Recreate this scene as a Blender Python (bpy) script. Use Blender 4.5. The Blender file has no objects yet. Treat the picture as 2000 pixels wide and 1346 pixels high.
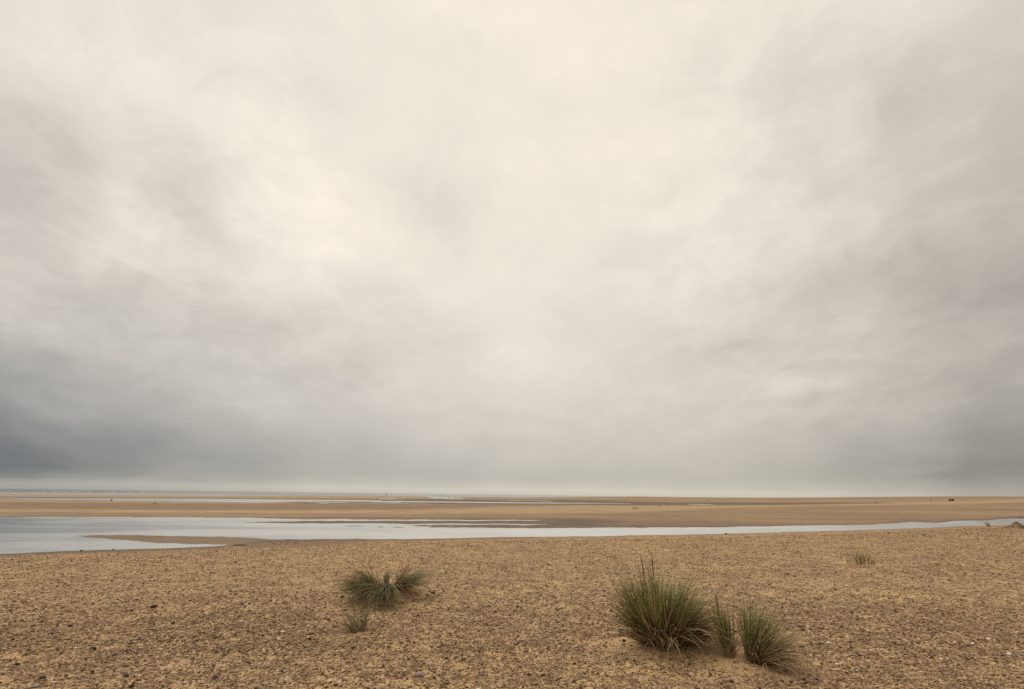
import bpy, bmesh, math, random
import numpy as np
from mathutils import Vector, Matrix

random.seed(7)
R = math.radians
SC = bpy.context.scene
COL = SC.collection

# ------------------------------------------------------------------ camera
EYE = 2.1                       # eye height above the water level (z = 0)
PITCH, ROLL = math.atan(0.2935), R(0.70)
cp, sp = math.cos(PITCH), math.sin(PITCH)
FWD = np.array([0, cp, sp]); _u0 = np.array([0, -sp, cp]); _r0 = np.array([1.0, 0, 0])
RIGHT = math.cos(ROLL) * _r0 + math.sin(ROLL) * _u0
UP = -math.sin(ROLL) * _r0 + math.cos(ROLL) * _u0
cam_d = bpy.data.cameras.new('camera')
cam_d.sensor_width = 36; cam_d.lens = 18; cam_d.clip_start = 0.05; cam_d.clip_end = 60000
cam = bpy.data.objects.new('camera', cam_d); COL.objects.link(cam)
cam.matrix_world = Matrix(((RIGHT[0], UP[0], -FWD[0], 0), (RIGHT[1], UP[1], -FWD[1], 0),
                           (RIGHT[2], UP[2], -FWD[2], EYE), (0, 0, 0, 1)))
SC.camera = cam
SC.view_settings.view_transform = 'Standard'; SC.view_settings.look = 'None'
SC.view_settings.exposure = 0.0; SC.view_settings.gamma = 1.0
SC.cycles.max_bounces = 6; SC.cycles.diffuse_bounces = 2; SC.cycles.glossy_bounces = 3
SC.cycles.use_denoising = False


def ray(x, y):
    """direction through a point of the photograph (2000 x 1346)"""
    x = np.asarray(x, float); y = np.asarray(y, float)
    a = (x - 1000) / 1000; b = -(y - 673) / 1000
    return a[..., None] * RIGHT + b[..., None] * UP + FWD


def uv(x, y):
    d = ray(x, y)
    return d[..., 0] / d[..., 1], -d[..., 2] / d[..., 1]


# ------------------------------------------------------------------ node helper
class NT:
    def __init__(self, tree):
        self.t = tree; tree.nodes.clear()

    def n(self, kind, **kw):
        nd = self.t.nodes.new('ShaderNode' + kind)
        ins = kw.pop('ins', {})
        for k, v in kw.items():
            setattr(nd, k, v)
        for k, v in ins.items():
            self.put(nd.inputs[k], v)
        return nd

    def put(self, sock, v):
        if isinstance(v, bpy.types.NodeSocket):
            self.t.links.new(v, sock)
        elif isinstance(v, bpy.types.Node):
            self.t.links.new(v.outputs[0], sock)
        else:
            sock.default_value = v

    def m(self, op, a, b=0.0, c=0.0, clamp=False):
        nd = self.n('Math', operation=op, use_clamp=clamp)
        for i, v in enumerate((a, b, c)):
            self.put(nd.inputs[i], v)
        return nd.outputs[0]

    def vm(self, op, a, b=None):
        nd = self.n('VectorMath', operation=op)
        self.put(nd.inputs[0], a)
        if b is not None:
            self.put(nd.inputs[1], b)
        return nd.outputs[0]

    def mix(self, f, a, b, blend='MIX'):
        nd = self.n('Mix', data_type='RGBA', blend_type=blend)
        self.put(nd.inputs[0], f)
        self.put(nd.inputs[6], a if not isinstance(a, tuple) else (*a, 1)[:4])
        self.put(nd.inputs[7], b if not isinstance(b, tuple) else (*b, 1)[:4])
        return nd.outputs[2]

    def step(self, x, lo, hi, a=0.0, b=1.0):
        nd = self.n('MapRange', interpolation_type='SMOOTHSTEP')
        for i, v in enumerate((x, lo, hi, a, b)):
            self.put(nd.inputs[i], v)
        return nd.outputs[0]

    def noise(self, vec, scale, detail=3, rough=0.5, dist=0.0, dims='3D'):
        nd = self.n('TexNoise', noise_dimensions=dims)
        self.put(nd.inputs['Vector'], vec)
        nd.inputs['Scale'].default_value = scale; nd.inputs['Detail'].default_value = detail
        nd.inputs['Roughness'].default_value = rough; nd.inputs['Distortion'].default_value = dist
        return nd


def s2l(c):
    c = c / 255.0
    return c / 12.92 if c <= 0.04045 else ((c + 0.055) / 1.055) ** 2.4


# ------------------------------------------------------------------ sky (overcast) and sun
SUN_AZ, SUN_EL = R(-62), R(56)        # veiled sun high to the left
SKY_X = [0, 150, 333, 667, 1000, 1333, 1667, 1850, 2000]
SKY_Y = [0, 150, 300, 450, 550, 600, 650, 700, 750, 800, 850, 900, 930, 950]
SKY_L = [[224, 228, 225, 228, 234, 231, 231, 219, 206],
         [212, 222, 225, 229, 232, 232, 212, 209, 203],
         [192, 205, 227, 231, 233, 232, 219, 204, 192],
         [196, 206, 224, 236, 232, 234, 217, 192, 178],
         [200, 203, 218, 232, 230, 224, 204, 180, 164],
         [198, 198, 206, 222, 228, 218, 201, 180, 163],
         [186, 188, 196, 210, 227, 212, 198, 184, 172],
         [162, 177, 189, 206, 226, 210, 196, 187, 175],
         [150, 167, 183, 201, 219, 208, 205, 180, 166],
         [142, 159, 177, 196, 212, 206, 196, 168, 159],
         [120, 141, 159, 187, 205, 200, 187, 158, 149],
         [112, 128, 146, 177, 195, 192, 177, 145, 135],
         [126, 139, 154, 177, 185, 186, 173, 150, 140],
         [152, 158, 166, 184, 190, 190, 179, 165, 150]]


def sky_rgb(az, el):
    d = np.array([math.sin(az) * math.cos(el), math.cos(az) * math.cos(el), math.sin(el)])
    k = max(d @ FWD, 0.15)
    x = 1000 + 1000 * (d @ RIGHT) / k; y = 673 - 1000 * (d @ UP) / k
    hor = 966.5 + (x - 1000) * 0.0122
    x = min(max(x, 0), 2000); y = min(max(y, 0), 953)
    row = [np.interp(x, SKY_X, r) for r in SKY_L]
    L = float(np.interp(y, SKY_Y, row))
    glow = math.exp(-((math.degrees(el) - 0.5) / 0.45) ** 2)      # pale slot under the cloud base
    L += 15 * glow
    t = min(max((L - 110) / 126, 0), 1)
    rt = min(max((x - 900) / 1000, 0), 1)
    L += 7 * math.exp(-(((x - 330) / 330) ** 2 + ((y - 740) / 170) ** 2)) + 3 * math.exp(-(((x - 1600) / 400) ** 2 + ((y - 700) / 250) ** 2))
    tw = t ** 0.65
    r = L + (-6 + 15.7 * tw) + 5 * rt * (1 - t)
    b = L + (6 - 19.5 * tw) - 6 * rt * (1 - t)
    lowwarm = math.exp(-(math.degrees(el) / 2.0) ** 2)
    r += -2 * lowwarm; b += -6 * lowwarm * t
    return tuple(s2l(min(v, 254)) for v in (r, L, b))


world = bpy.data.worlds.new('World'); SC.world = world; world.use_nodes = True
w = NT(world.node_tree)
tc = w.n('TexCoord')
dirn = w.vm('NORMALIZE', tc.outputs['Generated'])
sx = w.n('SeparateXYZ', ins={0: dirn})
X_, Y_, Z_ = sx.outputs
zc = w.m('MAXIMUM', Z_, 0.0)
den = w.m('ADD', zc, 0.30)
cx = w.m('DIVIDE', X_, den); cy = w.m('DIVIDE', Y_, den)
cloudp = w.n('CombineXYZ', ins={0: cx, 1: w.m('MULTIPLY', cy, 0.85), 2: 0.0}).outputs[0]
n1 = w.noise(cloudp, 1.9, 7, 0.52, 0.5)
n2 = w.noise(w.vm('ADD', cloudp, (7.3, 2.1, 4.0)), 2.4, 6, 0.52, 0.3)
n3 = w.noise(w.vm('ADD', cloudp, (1.3, 9.1, 2.0)), 3.6, 7, 0.55, 0.6)
el = w.m('ARCSINE', zc)
az = w.m('ARCTAN2', X_, Y_)
lift = w.m('MINIMUM', w.m('ADD', w.m('MULTIPLY', el, 0.8), 0.004), 0.20)
el2 = w.m('MAXIMUM', w.m('ADD', el, w.m('MULTIPLY', w.m('SUBTRACT', n1.outputs[0], 0.5), w.m('MULTIPLY', lift, 1.1))), 0.0)
az2 = w.m('ADD', az, w.m('MULTIPLY', w.m('SUBTRACT', n2.outputs[0], 0.5), 0.24))
pos = w.m('SQRT', w.m('DIVIDE', el2, R(60)))
AZ = [-56, -46, -38, -28, -18, -8, 2, 12, 20, 28, 36, 43, 50, 56]
EL = [0, 0.5, 1.0, 1.8, 3.0, 4.6, 6.5, 8.5, 11, 13.5, 16.5, 20, 24, 28, 33, 38, 44, 52]
prev = None
for i, a in enumerate(AZ):
    cr = w.n('ValToRGB', ins={0: pos})
    ramp = cr.color_ramp; ramp.interpolation = 'LINEAR'
    while len(ramp.elements) < len(EL):
        ramp.elements.new(0.5)
    for j, e in enumerate(EL):
        ramp.elements[j].position = math.sqrt(e / 60.0)
        ramp.elements[j].color = (*sky_rgb(R(a), R(e)), 1)
    if prev is None:
        prev = cr.outputs[0]
    else:
        f = w.step(az2, R(AZ[i - 1]), R(a))
        prev = w.mix(f, prev, cr.outputs[0])
det = w.m('ADD', w.m('MULTIPLY', w.m('SUBTRACT', n3.outputs[0], 0.5), 0.20),
          w.m('MULTIPLY', w.m('SUBTRACT', n2.outputs[0], 0.5), 0.16))
det = w.m('MULTIPLY', det, w.step(el, R(0.6), R(9)))
n4 = w.noise(w.vm('ADD', cloudp, (4.1, 3.3, 7.0)), 5.5, 9, 0.60, 0.9).outputs[0]
n5 = w.noise(w.vm('ADD', cloudp, (9.4, 0.3, 5.0)), 11.0, 7, 0.62, 0.5).outputs[0]
shred = w.m('ADD', w.m('MULTIPLY', w.m('SUBTRACT', w.step(n4, 0.42, 0.60), 0.5), 0.060), w.m('MULTIPLY', w.m('SUBTRACT', w.step(n5, 0.40, 0.62), 0.5), 0.030))
sides = w.m('ADD', 0.35, w.m('MULTIPLY', w.step(w.m('ABSOLUTE', w.m('ADD', az, 0.05)), 0.10, 0.55), 0.75))
shred = w.m('MULTIPLY', w.m('MULTIPLY', shred, sides), w.step(el, R(2), R(12)))
gain = w.m('ADD', w.m('ADD', 1.0, det), shred)
# single cloud banks and gaps: (from, to, half width, brightness change)
warp = w.vm('SUBTRACT', n3.outputs[1], (0.5, 0.5, 0.5))
warp2 = w.vm('SUBTRACT', w.noise(dirn, 9.0, 6, 0.6, 0.4).outputs[1], (0.5, 0.5, 0.5))
wsc = w.m('MULTIPLY', w.m('ADD', el, 0.06), 0.42)
dw = w.vm('ADD', dirn, w.vm('MULTIPLY', w.vm('ADD', w.vm('MULTIPLY', warp, (0.75, 0.75, 0.75)), w.vm('MULTIPLY', warp2, (0.55, 0.55, 0.55))), w.n('CombineXYZ', ins={0: wsc, 1: wsc, 2: wsc}).outputs[0]))
BANKS = [((280, 300), (420, 470), 38, -.13), ((470, 270), (690, 430), 52, .085), ((735, 340), (900, 460), 50, -.10), ((0, 330), (120, 380), 55, -.10),
         ((210, 350), (430, 500), 28, .07), ((500, 640), (720, 590), 45, -.085), ((180, 560), (420, 600), 45, -.09), ((1510, 600), (1900, 470), 42, -.13),
         ((1560, 180), (1800, 200), 45, -.10), ((1480, 560), (1640, 520), 22, -.08), ((1360, 700), (1490, 685), 22, -.11), ((1420, 748), (1700, 744), 15, .10), ((1430, 792), (1760, 775), 17, -.09),
         ((1440, 345), (1700, 320), 26, -.06), ((1200, 480), (1330, 380), 45, -.05), ((520, 130), (720, 200), 60, -.05), ((0, 150), (70, 220), 35, -.10), ((100, 190), (320, 330), 30, .05),
         ((1750, 690), (2000, 640), 28, .07), ((1700, 760), (2000, 720), 36, -.11), ((1060, 180), (1100, 230), 45, -.04), ((560, 770), (760, 700), 28, -.05), ((640, 765), (760, 768), 12, .05), ((1850, 590), (2000, 560), 40, -.09), ((870, 20), (1010, 40), 50, .05)]
for (p0, p1, hw, amp) in BANKS:
    d0, d1 = (ray(*q) / np.linalg.norm(ray(*q)) for q in (p0, p1))
    c = (d0 + d1) / 2; c /= np.linalg.norm(c); along = d1 - d0; ln = np.linalg.norm(along) / 2 + hw / 1000 * 0.6; along /= np.linalg.norm(along)
    along -= c * (along @ c); across = np.cross(c, along); sc_ = 1000 / np.linalg.norm(ray((p0[0] + p1[0]) / 2, (p0[1] + p1[1]) / 2))
    q = w.vm('SUBTRACT', dw, tuple(c))
    nd = [w.n('VectorMath', operation='DOT_PRODUCT', ins={0: q, 1: tuple(v / s_)}).outputs['Value'] for v, s_ in ((along, ln), (across, hw / 1000 * 1.25 * sc_ / 1000))]
    r2 = w.m('ADD', w.m('POWER', w.m('ABSOLUTE', nd[0]), 2.0), w.m('POWER', w.m('ABSOLUTE', nd[1]), 2.0))
    gain = w.m('ADD', gain, w.m('MULTIPLY', w.m('EXPONENT', w.m('MULTIPLY', r2, -1.0)), amp * 0.9))
clouds = w.vm('MULTIPLY', prev, w.n('CombineXYZ', ins={0: gain, 1: gain, 2: gain}).outputs[0])
nish = w.n('TexSky'); nish.sky_type = 'NISHITA'; nish.sun_disc = False
nish.sun_elevation = SUN_EL; nish.sun_rotation = SUN_AZ
bg1 = w.n('Background', ins={0: nish.outputs[0], 1: 0.1})
bg2 = w.n('Background', ins={0: clouds, 1: 1.0})
ms = w.n('MixShader', ins={0: 0.97, 1: bg1.outputs[0], 2: bg2.outputs[0]})
wo = w.n('OutputWorld', ins={0: ms.outputs[0]})

sun_d = bpy.data.lights.new('sun', 'SUN'); sun_d.energy = 1.3; sun_d.angle = R(16); sun_d.color = (1, 0.93, 0.83)
sun = bpy.data.objects.new('sun', sun_d); COL.objects.link(sun)
sdir = Vector((math.sin(SUN_AZ) * math.cos(SUN_EL), math.cos(SUN_AZ) * math.cos(SUN_EL), math.sin(SUN_EL)))
sun.rotation_euler = sdir.to_track_quat('Z', 'Y').to_euler(); sun.location = (0, 0, 50)


# ------------------------------------------------------------------ tags and mesh helpers
def tag(o, label=None, cat=None, group=None, kind=None):
    if label: o['label'] = label
    if cat: o['category'] = cat
    if group: o['group'] = group
    if kind: o['kind'] = kind
    return o


def link(name, me, mat=None, parent=None):
    o = bpy.data.objects.new(name, me); COL.objects.link(o)
    if mat: me.materials.append(mat)
    if parent: o.parent = parent
    return o


def mesh_np(name, verts, faces, smooth=True):
    """faces: (n, k) int array, one polygon size"""
    me = bpy.data.meshes.new(name)
    verts = np.ascontiguousarray(verts, np.float32); faces = np.ascontiguousarray(faces, np.int32)
    n, k = faces.shape
    me.vertices.add(len(verts)); me.vertices.foreach_set('co', verts.ravel())
    me.loops.add(n * k); me.loops.foreach_set('vertex_index', faces.ravel())
    me.polygons.add(n); me.polygons.foreach_set('loop_start', np.arange(0, n * k, k, dtype=np.int32))
    me.update(calc_edges=True); me.validate()
    if smooth:
        me.polygons.foreach_set('use_smooth', np.ones(len(me.polygons), bool))
    return me


def attr(me, name, vals):
    a = me.attributes.new(name, 'FLOAT', 'POINT'); a.data.foreach_set('value', np.ascontiguousarray(vals, np.float32).ravel())


def _hash(ix, iy, seed):
    h = (ix.astype(np.int64) * 374761393 + iy.astype(np.int64) * 668265263 + seed * 982451653) & 0xffffffff
    h = ((h ^ (h >> 13)) * 1274126177) & 0xffffffff
    h = ((h ^ (h >> 16)) * 2246822519) & 0xffffffff
    return (h & 0xffff) / 65535.0 * 2 * np.pi


def perlin(x, y, seed=0):
    x = np.asarray(x, float); y = np.asarray(y, float)
    ix = np.floor(x); iy = np.floor(y); fx = x - ix; fy = y - iy
    u = fx * fx * fx * (fx * (fx * 6 - 15) + 10); v = fy * fy * fy * (fy * (fy * 6 - 15) + 10)

    def g(dx, dy):
        a = _hash(ix + dx, iy + dy, seed)
        return np.cos(a) * (fx - dx) + np.sin(a) * (fy - dy)
    n0 = g(0, 0) * (1 - u) + g(1, 0) * u; n1_ = g(0, 1) * (1 - u) + g(1, 1) * u
    return (n0 * (1 - v) + n1_ * v) * 1.5


def sstep(x, a, b):
    t = np.clip((x - a) / (b - a), 0, 1)
    return t * t * (3 - 2 * t)


# ------------------------------------------------------------------ the shore: outlines as points of the photograph laid on the ground
class Curve:
    def __init__(self, pts):
        p = np.array(pts, float); u, v = uv(p[:, 0], p[:, 1]); o = np.argsort(u)
        self.u, self.v = u[o], v[o]

    def __call__(self, U):
        return np.interp(U, self.u, self.v)


def ux(x):
    return float(uv(np.array([x]), np.array([1000.0]))[0][0])


def band(U, V, up, lo, x0=None, x1=None, soft=0.35, sx_=12):
    s = soft / 1000
    f = np.clip((V - up(U)) / s * 0.5 + 0.5, 0, 1) * np.clip((lo(U) - V) / s * 0.5 + 0.5, 0, 1)
    if x0 is not None: f = f * sstep(U, ux(x0 - sx_), ux(x0 + sx_))
    if x1 is not None: f = f * (1 - sstep(U, ux(x1 - sx_), ux(x1 + sx_)))
    return f


C = Curve
sea_lo = C([(-900, 955), (-400, 960), (0, 964.3), (200, 966), (400, 967), (600, 967.6), (800, 969.3), (1000, 971.2), (1080, 971), (1150, 970.2), (1260, 969.6)])
poolA_u = C([(-900, 965), (0, 972), (200, 973), (400, 974), (600, 976), (700, 976.8), (770, 978.6)])
poolA_l = C([(-900, 967), (0, 975.7), (200, 977.7), (400, 981), (500, 982), (590, 980.3), (700, 979), (770, 979)])
poolB_u = C([(640, 978.6), (800, 979), (1000, 981.3), (1120, 982.4), (1250, 983.3)])
poolB_l = C([(640, 979), (800, 981), (1000, 983), (1120, 983.4), (1250, 983.7)])
poolC_u = C([(560, 981.6), (700, 982), (850, 984)]); poolC_l = C([(560, 981.9), (700, 983), (850, 985)])
poolD_u = C([(735, 974.3), (775, 973.9)]); poolD_l = C([(735, 975.6), (775, 974.9)])
poolE_u = C([(830, 969.6), (870, 970.9), (905, 972.6)]); poolE_l = C([(830, 970.6), (850, 973.4), (870, 974), (905, 973.6)])
poolF_u = C([(1335, 984.7), (1400, 984.9), (1640, 986.6)]); poolF_l = C([(1335, 985.2), (1400, 986.2), (1640, 987.2)])
wetA_u = C([(-900, 963.5), (0, 970.2), (400, 972.5), (600, 975), (720, 975.8), (900, 975.2), (1100, 976), (1300, 981), (1500, 981.5), (1740, 982), (1760, 982.4)])
wetA_l = C([(-900, 965.4), (0, 972.2), (400, 974.3), (600, 983.5), (720, 984), (900, 985), (1100, 986), (1300, 987), (1500, 985.4), (1740, 983.3), (1760, 982.6)])
cU = C([(-900, 1004), (0, 1009.5), (250, 1009.5), (400, 1010.3), (500, 1011.2), (560, 1013), (600, 1014), (800, 1015.3), (1000, 1015.6), (1130, 1015.9)])
c2 = C([(1100, 1031.4), (1200, 1031), (1300, 1030.2), (1400, 1029.8), (1500, 1028), (1600, 1025.5), (1700, 1024.8), (1760, 1021), (1780, 1019.7),
        (1830, 1021.3), (1860, 1017.5), (1900, 1016), (1920, 1016.5), (1950, 1013.5), (2000, 1010.5), (2300, 1004), (2900, 996)])
shore = C([(-900, 1128), (-600, 1110), (-300, 1095), (0, 1082), (100, 1078), (200, 1074), (300, 1071.5), (400, 1068), (430, 1066.2), (450, 1064.5), (480, 1061),
           (520, 1056), (550, 1052.4), (700, 1053), (750, 1052.8), (1000, 1049.3), (1200, 1047), (1400, 1043), (1600, 1038), (1800, 1032),
           (1900, 1027.8), (2000, 1025), (2300, 1019), (2900, 1010)])
shore_s = C([(-900, 1128), (-600, 1110), (-300, 1095), (0, 1082), (300, 1071.5), (450, 1062), (600, 1058), (750, 1053.5), (1000, 1049.3), (1200, 1047), (1400, 1043),
             (1600, 1038), (1800, 1032), (1900, 1027.8), (2000, 1025), (2300, 1019), (2900, 1010)])
m1_u = C([(455, 1020), (500, 1019.5), (600, 1017.8), (800, 1017.4), (1000, 1017), (1120, 1016.2), (1140, 1015.5)])
m1_l = C([(455, 1020.2), (500, 1021), (600, 1022), (800, 1022.8), (1000, 1023.4), (1100, 1024.2), (1140, 1031.5)])
m2_u = C([(600, 1027.6), (700, 1026.4), (800, 1025.6), (1000, 1024.9), (1100, 1024), (1140, 1023)])
m2_l = C([(600, 1028), (700, 1029.5), (800, 1031), (1000, 1031.3), (1140, 1031.5)])
spit_u = C([(143, 1044.6), (200, 1044.2), (250, 1044.5), (400, 1048.5), (460, 1049.2), (500, 1050.3), (550, 1052)])
spit_l = C([(143, 1045), (180, 1049), (220, 1053), (300, 1060), (400, 1062), (440, 1062.4), (452, 1066), (500, 1070), (550, 1070)])
pud_u = C([(466, 1064.8), (490, 1064.5)]); pud_l = C([(466, 1066.2), (490, 1066)])
grav_u = C([(-900, 976), (0, 981), (400, 984), (800, 985), (1000, 986.3), (1120, 988)])
grav_l = C([(-900, 992), (0, 994), (400, 996.8), (800, 996), (1000, 990), (1120, 988.6)])
pale_sand_u = C([(-900, 992), (0, 994), (400, 996.8), (800, 995.5), (1000, 988.5), (1200, 987.5), (1400, 986.8), (1600, 984.4), (1800, 980.2), (1900, 978.4), (2000, 975.4), (2900, 962)])
pale_sand_l = C([(-900, 997), (0, 999.5), (400, 1001.5), (800, 1003.5), (1000, 1003.5), (1200, 1002), (1300, 998), (1400, 993), (1600, 989), (1800, 985.5), (1900, 984.5), (2000, 981), (2900, 968)])
bar_u = C([(-900, 957), (0, 964.8), (400, 967.3), (700, 968.6), (900, 973.2), (1100, 973), (1400, 975), (1700, 977), (2000, 975)])
bar_l = C([(-900, 963), (0, 970.2), (400, 972.5), (700, 973), (900, 975.2), (1100, 975), (1400, 976.2), (1700, 978), (2000, 976)])
bar2_u = C([(1200, 978), (1400, 978.6), (1600, 979.5), (1800, 979)]); bar2_l = C([(1200, 980), (1400, 981), (1600, 981), (1800, 979.5)])
SLIVERS = [(1313, 972, 7, .5), (1418, 977.6, 9, .5), (1455, 974, 8, .45), (1690, 973.4, 7, .4), (1517, 978, 5, .5)]


def rise_of(U, w_):
    return 0.0089 * sstep(U, 0.34, 1.0) * (1 - sstep(w_, 0.004, 0.034))


def lay(U, V, Y0):
    """height above the water of the un-noised shore and its surface state"""
    X0 = U * Y0
    jit = (perlin(X0 * 0.35, Y0 * 0.10, 3) * 0.9 + perlin(X0 * 1.3, Y0 * 0.3, 4) * 0.5)
    jit = jit * np.clip(V * 1000 / 60, 0.1, 1.3) / 1000
    Vj = V + jit
    one = np.ones_like(U)
    land = np.clip((V - sea_lo(U)) / 0.0005 * 0.5 + 0.5, 0, 1)
    sea = (1 - land) * (1 - sstep(U, ux(1215), ux(1262)))
    water = np.zeros_like(U)
    ch1 = band(U, Vj, cU, shore, None, 1128, 1.0, 4); ch2 = band(U, Vj, c2, shore, 1114, None, 1.0, 4)
    ragged = perlin(X0 * 0.10, Y0 * 0.22, 11) * 0.7 + perlin(X0 * 0.4, Y0 * 0.4, 12) * 0.5
    bars = band(U, Vj, m1_u, m1_l, 455, None, 0.9, 20)
    b2 = band(U, V + jit * 1.5, m2_u, m2_l, 640, None, 1.2, 60) * sstep(ragged + 0.5 * sstep(U, ux(700), ux(950)), -0.05, 0.5)
    spit = band(U, V + jit * 1.8, spit_u, spit_l, 150, 556, 1.1, 12)
    cut = np.maximum(np.maximum(bars, b2), spit)
    ch = np.maximum(ch1 * (1 - cut), ch2)
    bars = bars * (1 - sstep(U, ux(1130), ux(1300))); b2 = b2 * (1 - sstep(U, ux(1100), ux(1180)))
    for a in (band(U, V, poolA_u, poolA_l, None, 745, 0.4), band(U, V, poolB_u, poolB_l, 650, 1240, 0.4), band(U, V, poolC_u, poolC_l, 560, 845, 0.4),
              band(U, V, poolD_u, poolD_l, 738, 774, 0.3, 4), band(U, V, poolE_u, poolE_l, 830, 905, 0.3, 4), band(U, V, poolF_u, poolF_l, 1338, 1638, 0.3, 20),
              band(U, V, pud_u, pud_l, 468, 489, 0.3, 3)):
        water = np.maximum(water, a)
    for (x, y, hw, hh) in SLIVERS:
        su, sv = uv(np.array([x]), np.array([y]))
        water = np.maximum(water, np.clip(2 - 2 * np.sqrt(((U - su) / (hw / 1000)) ** 2 + ((V - sv) / (hh / 1000)) ** 2), 0, 1))
    water = np.maximum(water, ch)
    # mottled flats round the far pools
    water = np.maximum(water, band(U, V, wetA_u, wetA_l, 560, 1250, 0.5, 30) * sstep(perlin(X0 * 0.02, Y0 * 0.035, 31) + 0.5 * perlin(X0 * 0.09, Y0 * 0.1, 32), 0.42, 0.55) * 0.9)
    dsh = np.clip(EYE / np.maximum(shore_s(U), 1e-3) - Y0, 0, None) * (V > shore_s(U))
    near = (V > shore(U)).astype(float)
    zn = 0.012 + 0.118 * sstep(dsh, 0.0, 1.6) + 0.40 * (1 - np.exp(-dsh / 7.0))
    zfar = 0.012 + 0.05 * sstep(V, cU(U) - 0.004, cU(U) - 0.018) * sstep(V, 0.014, 0.024)
    z = np.where(near > 0.5, zn, zfar)
    z = np.where((spit > 0.1) & (near < 0.5), 0.012, z)
    z = z * (1 - water) - 0.012 * water
    z = z * (1 - sea) - 0.6 * sea
    # wetness
    wet = band(U, V, wetA_u, wetA_l, None, 1745, 0.7, 30)
    wet = np.maximum(wet, bars); wet = np.maximum(wet, b2)
    edge_u = np.clip(1 - np.abs(V - cU(U)) * 1000 / (1.2 + 5.0 * sstep(U, ux(420), ux(700))), 0, 1) * (1 - sstep(U, ux(1090), ux(1300)))
    edge_2 = np.clip(1 - (c2(U) - V) * 1000 / (15 - 11 * sstep(U, ux(1350), ux(1650))), 0, 1) * (V < c2(U)) * sstep(U, ux(1080), ux(1140))
    wet = np.maximum(wet, 0.9 * edge_u); wet = np.maximum(wet, 0.85 * edge_2)
    spw = band(U, V, spit_u, spit_l, 140, 560, 1.0, 20)
    wet = np.maximum(wet, 0.55 * spw)
    wid = 5.5 - 2.2 * sstep(U, ux(350), ux(900)) - 1.2 * sstep(U, ux(900), ux(1500))
    pxsh = (V - shore(U)) * 1000
    wet = np.maximum(wet, np.clip(1.25 - pxsh / wid, 0, 1) * (pxsh > 0) * (1 - 0.55 * sstep(U, ux(700), ux(1200))))
    dk = band(U, V, C([(455, 1056), (600, 1056), (760, 1054)]), C([(430, 1070), (600, 1066), (760, 1058)]), 455, 740, 3.0, 40)
    wet = np.maximum(wet, 0.65 * dk)
    wet = np.clip(wet + water, 0, 1)
    # gravel and pale dry sand
    grav = band(U, V, grav_u, grav_l, None, 1110, 1.6, 60) * 0.85
    coarse = grav
    grav = np.maximum(grav * 0.7, near)
    lit = band(U, Vj, pale_sand_u, pale_sand_l, None, None, 1.6)
    lit = np.maximum(lit, band(U, V, bar_u, bar_l, None, None, 0.6) * 0.9); lit = np.maximum(lit, band(U, V, bar2_u, bar2_l, 1210, 1780, 0.6, 30) * 0.7)
    lit = np.maximum(lit, band(U, V, C([(-900, 967.5), (0, 976), (400, 981), (600, 983.4)]), C([(-900, 974), (0, 980.6), (400, 983.8), (600, 984.4)]), None, 560, 0.7, 40) * 0.7)
    lit = lit * (1 - near)
    return z, wet, grav, lit, near, coarse


MOUNDS = []       # (X, Y, height, sx, sy)


def relief(X, Y):
    n = 0.026 * perlin(X * 0.55, Y * 0.55, 21) + 0.020 * perlin(X * 1.7, Y * 1.9, 22)
    patch = sstep(perlin(X * 0.45, Y * 0.6, 40) + 0.5 * perlin(X * 1.3, Y * 1.6, 41), -0.45, 0.35)
    n = n + patch * (0.014 * perlin(X * 5.5, Y * 6.5, 23) + 0.010 * perlin(X * 13, Y * 14, 24) + 0.005 * perlin(X * 29, Y * 29, 25))
    return n


def relief_near(X, Y, near):
    Vs = shore_s(X / Y)
    n = relief(X, Y) * near * sstep(EYE / np.maximum(Vs, 1e-3) - Y, 0.0, 6.0)
    smooth = np.zeros_like(X); up = np.zeros_like(X)
    for (mx, my, h, a, b) in MOUNDS:
        g = np.exp(-(((X - mx) / a) ** 2 + ((Y - my) / b) ** 2))
        up = up + h * g; smooth = np.maximum(smooth, np.exp(-((((X - mx) / (a * 1.25)) ** 2 + ((Y - my) / (b * 1.25)) ** 2)) ** 2))
    return n * (1 - 0.75 * smooth) + up, smooth


def ground_z(X, Y):
    """height of the finished foreground at ground points"""
    X = np.asarray(X, float); Y = np.asarray(Y, float); U = X / Y
    z = np.full_like(X, 0.4)
    for _ in range(6):
        V = (EYE - z) / Y
        z, wet, grav, lit, near, coarse = lay(U, V, EYE / V)
        z = np.maximum(z, 0.0)
    r, s = relief_near(X, Y, near)
    return z + r


def at(x, y):
    """where the line of sight through a photo point meets the foreground"""
    U, V = uv(np.array([x], float), np.array([y], float))
    Ys = np.geomspace(2.0, 120, 3000)
    zs = ground_z(U[0] * Ys, Ys)
    gap = zs - (EYE - V[0] * Ys)
    k = int(np.argmax(gap > 0)) if (gap > 0).any() else len(Ys) - 1
    Yk = Ys[k]; Xk = U[0] * Yk
    depth = FWD @ np.array([Xk, Yk, zs[k] - EYE])
    return Vector((Xk, Yk, float(zs[k]))), depth / 1000.0       # point, metres per photo pixel


def far_at(x, y):
    U, V = uv(np.array([x], float), np.array([y], float))
    w_ = V.copy()
    for _ in range(30): w_ = V + rise_of(U, w_)
    z, *_r = lay(U, V, EYE / w_)
    z = np.maximum(z, 0.0)
    Y = (EYE - z) / w_
    p = Vector((float(U[0] * Y[0]), float(Y[0]), float(EYE - V[0] * Y[0])))
    return p, float(FWD @ np.array([p.x, p.y, p.z - EYE])) / 1000


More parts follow.
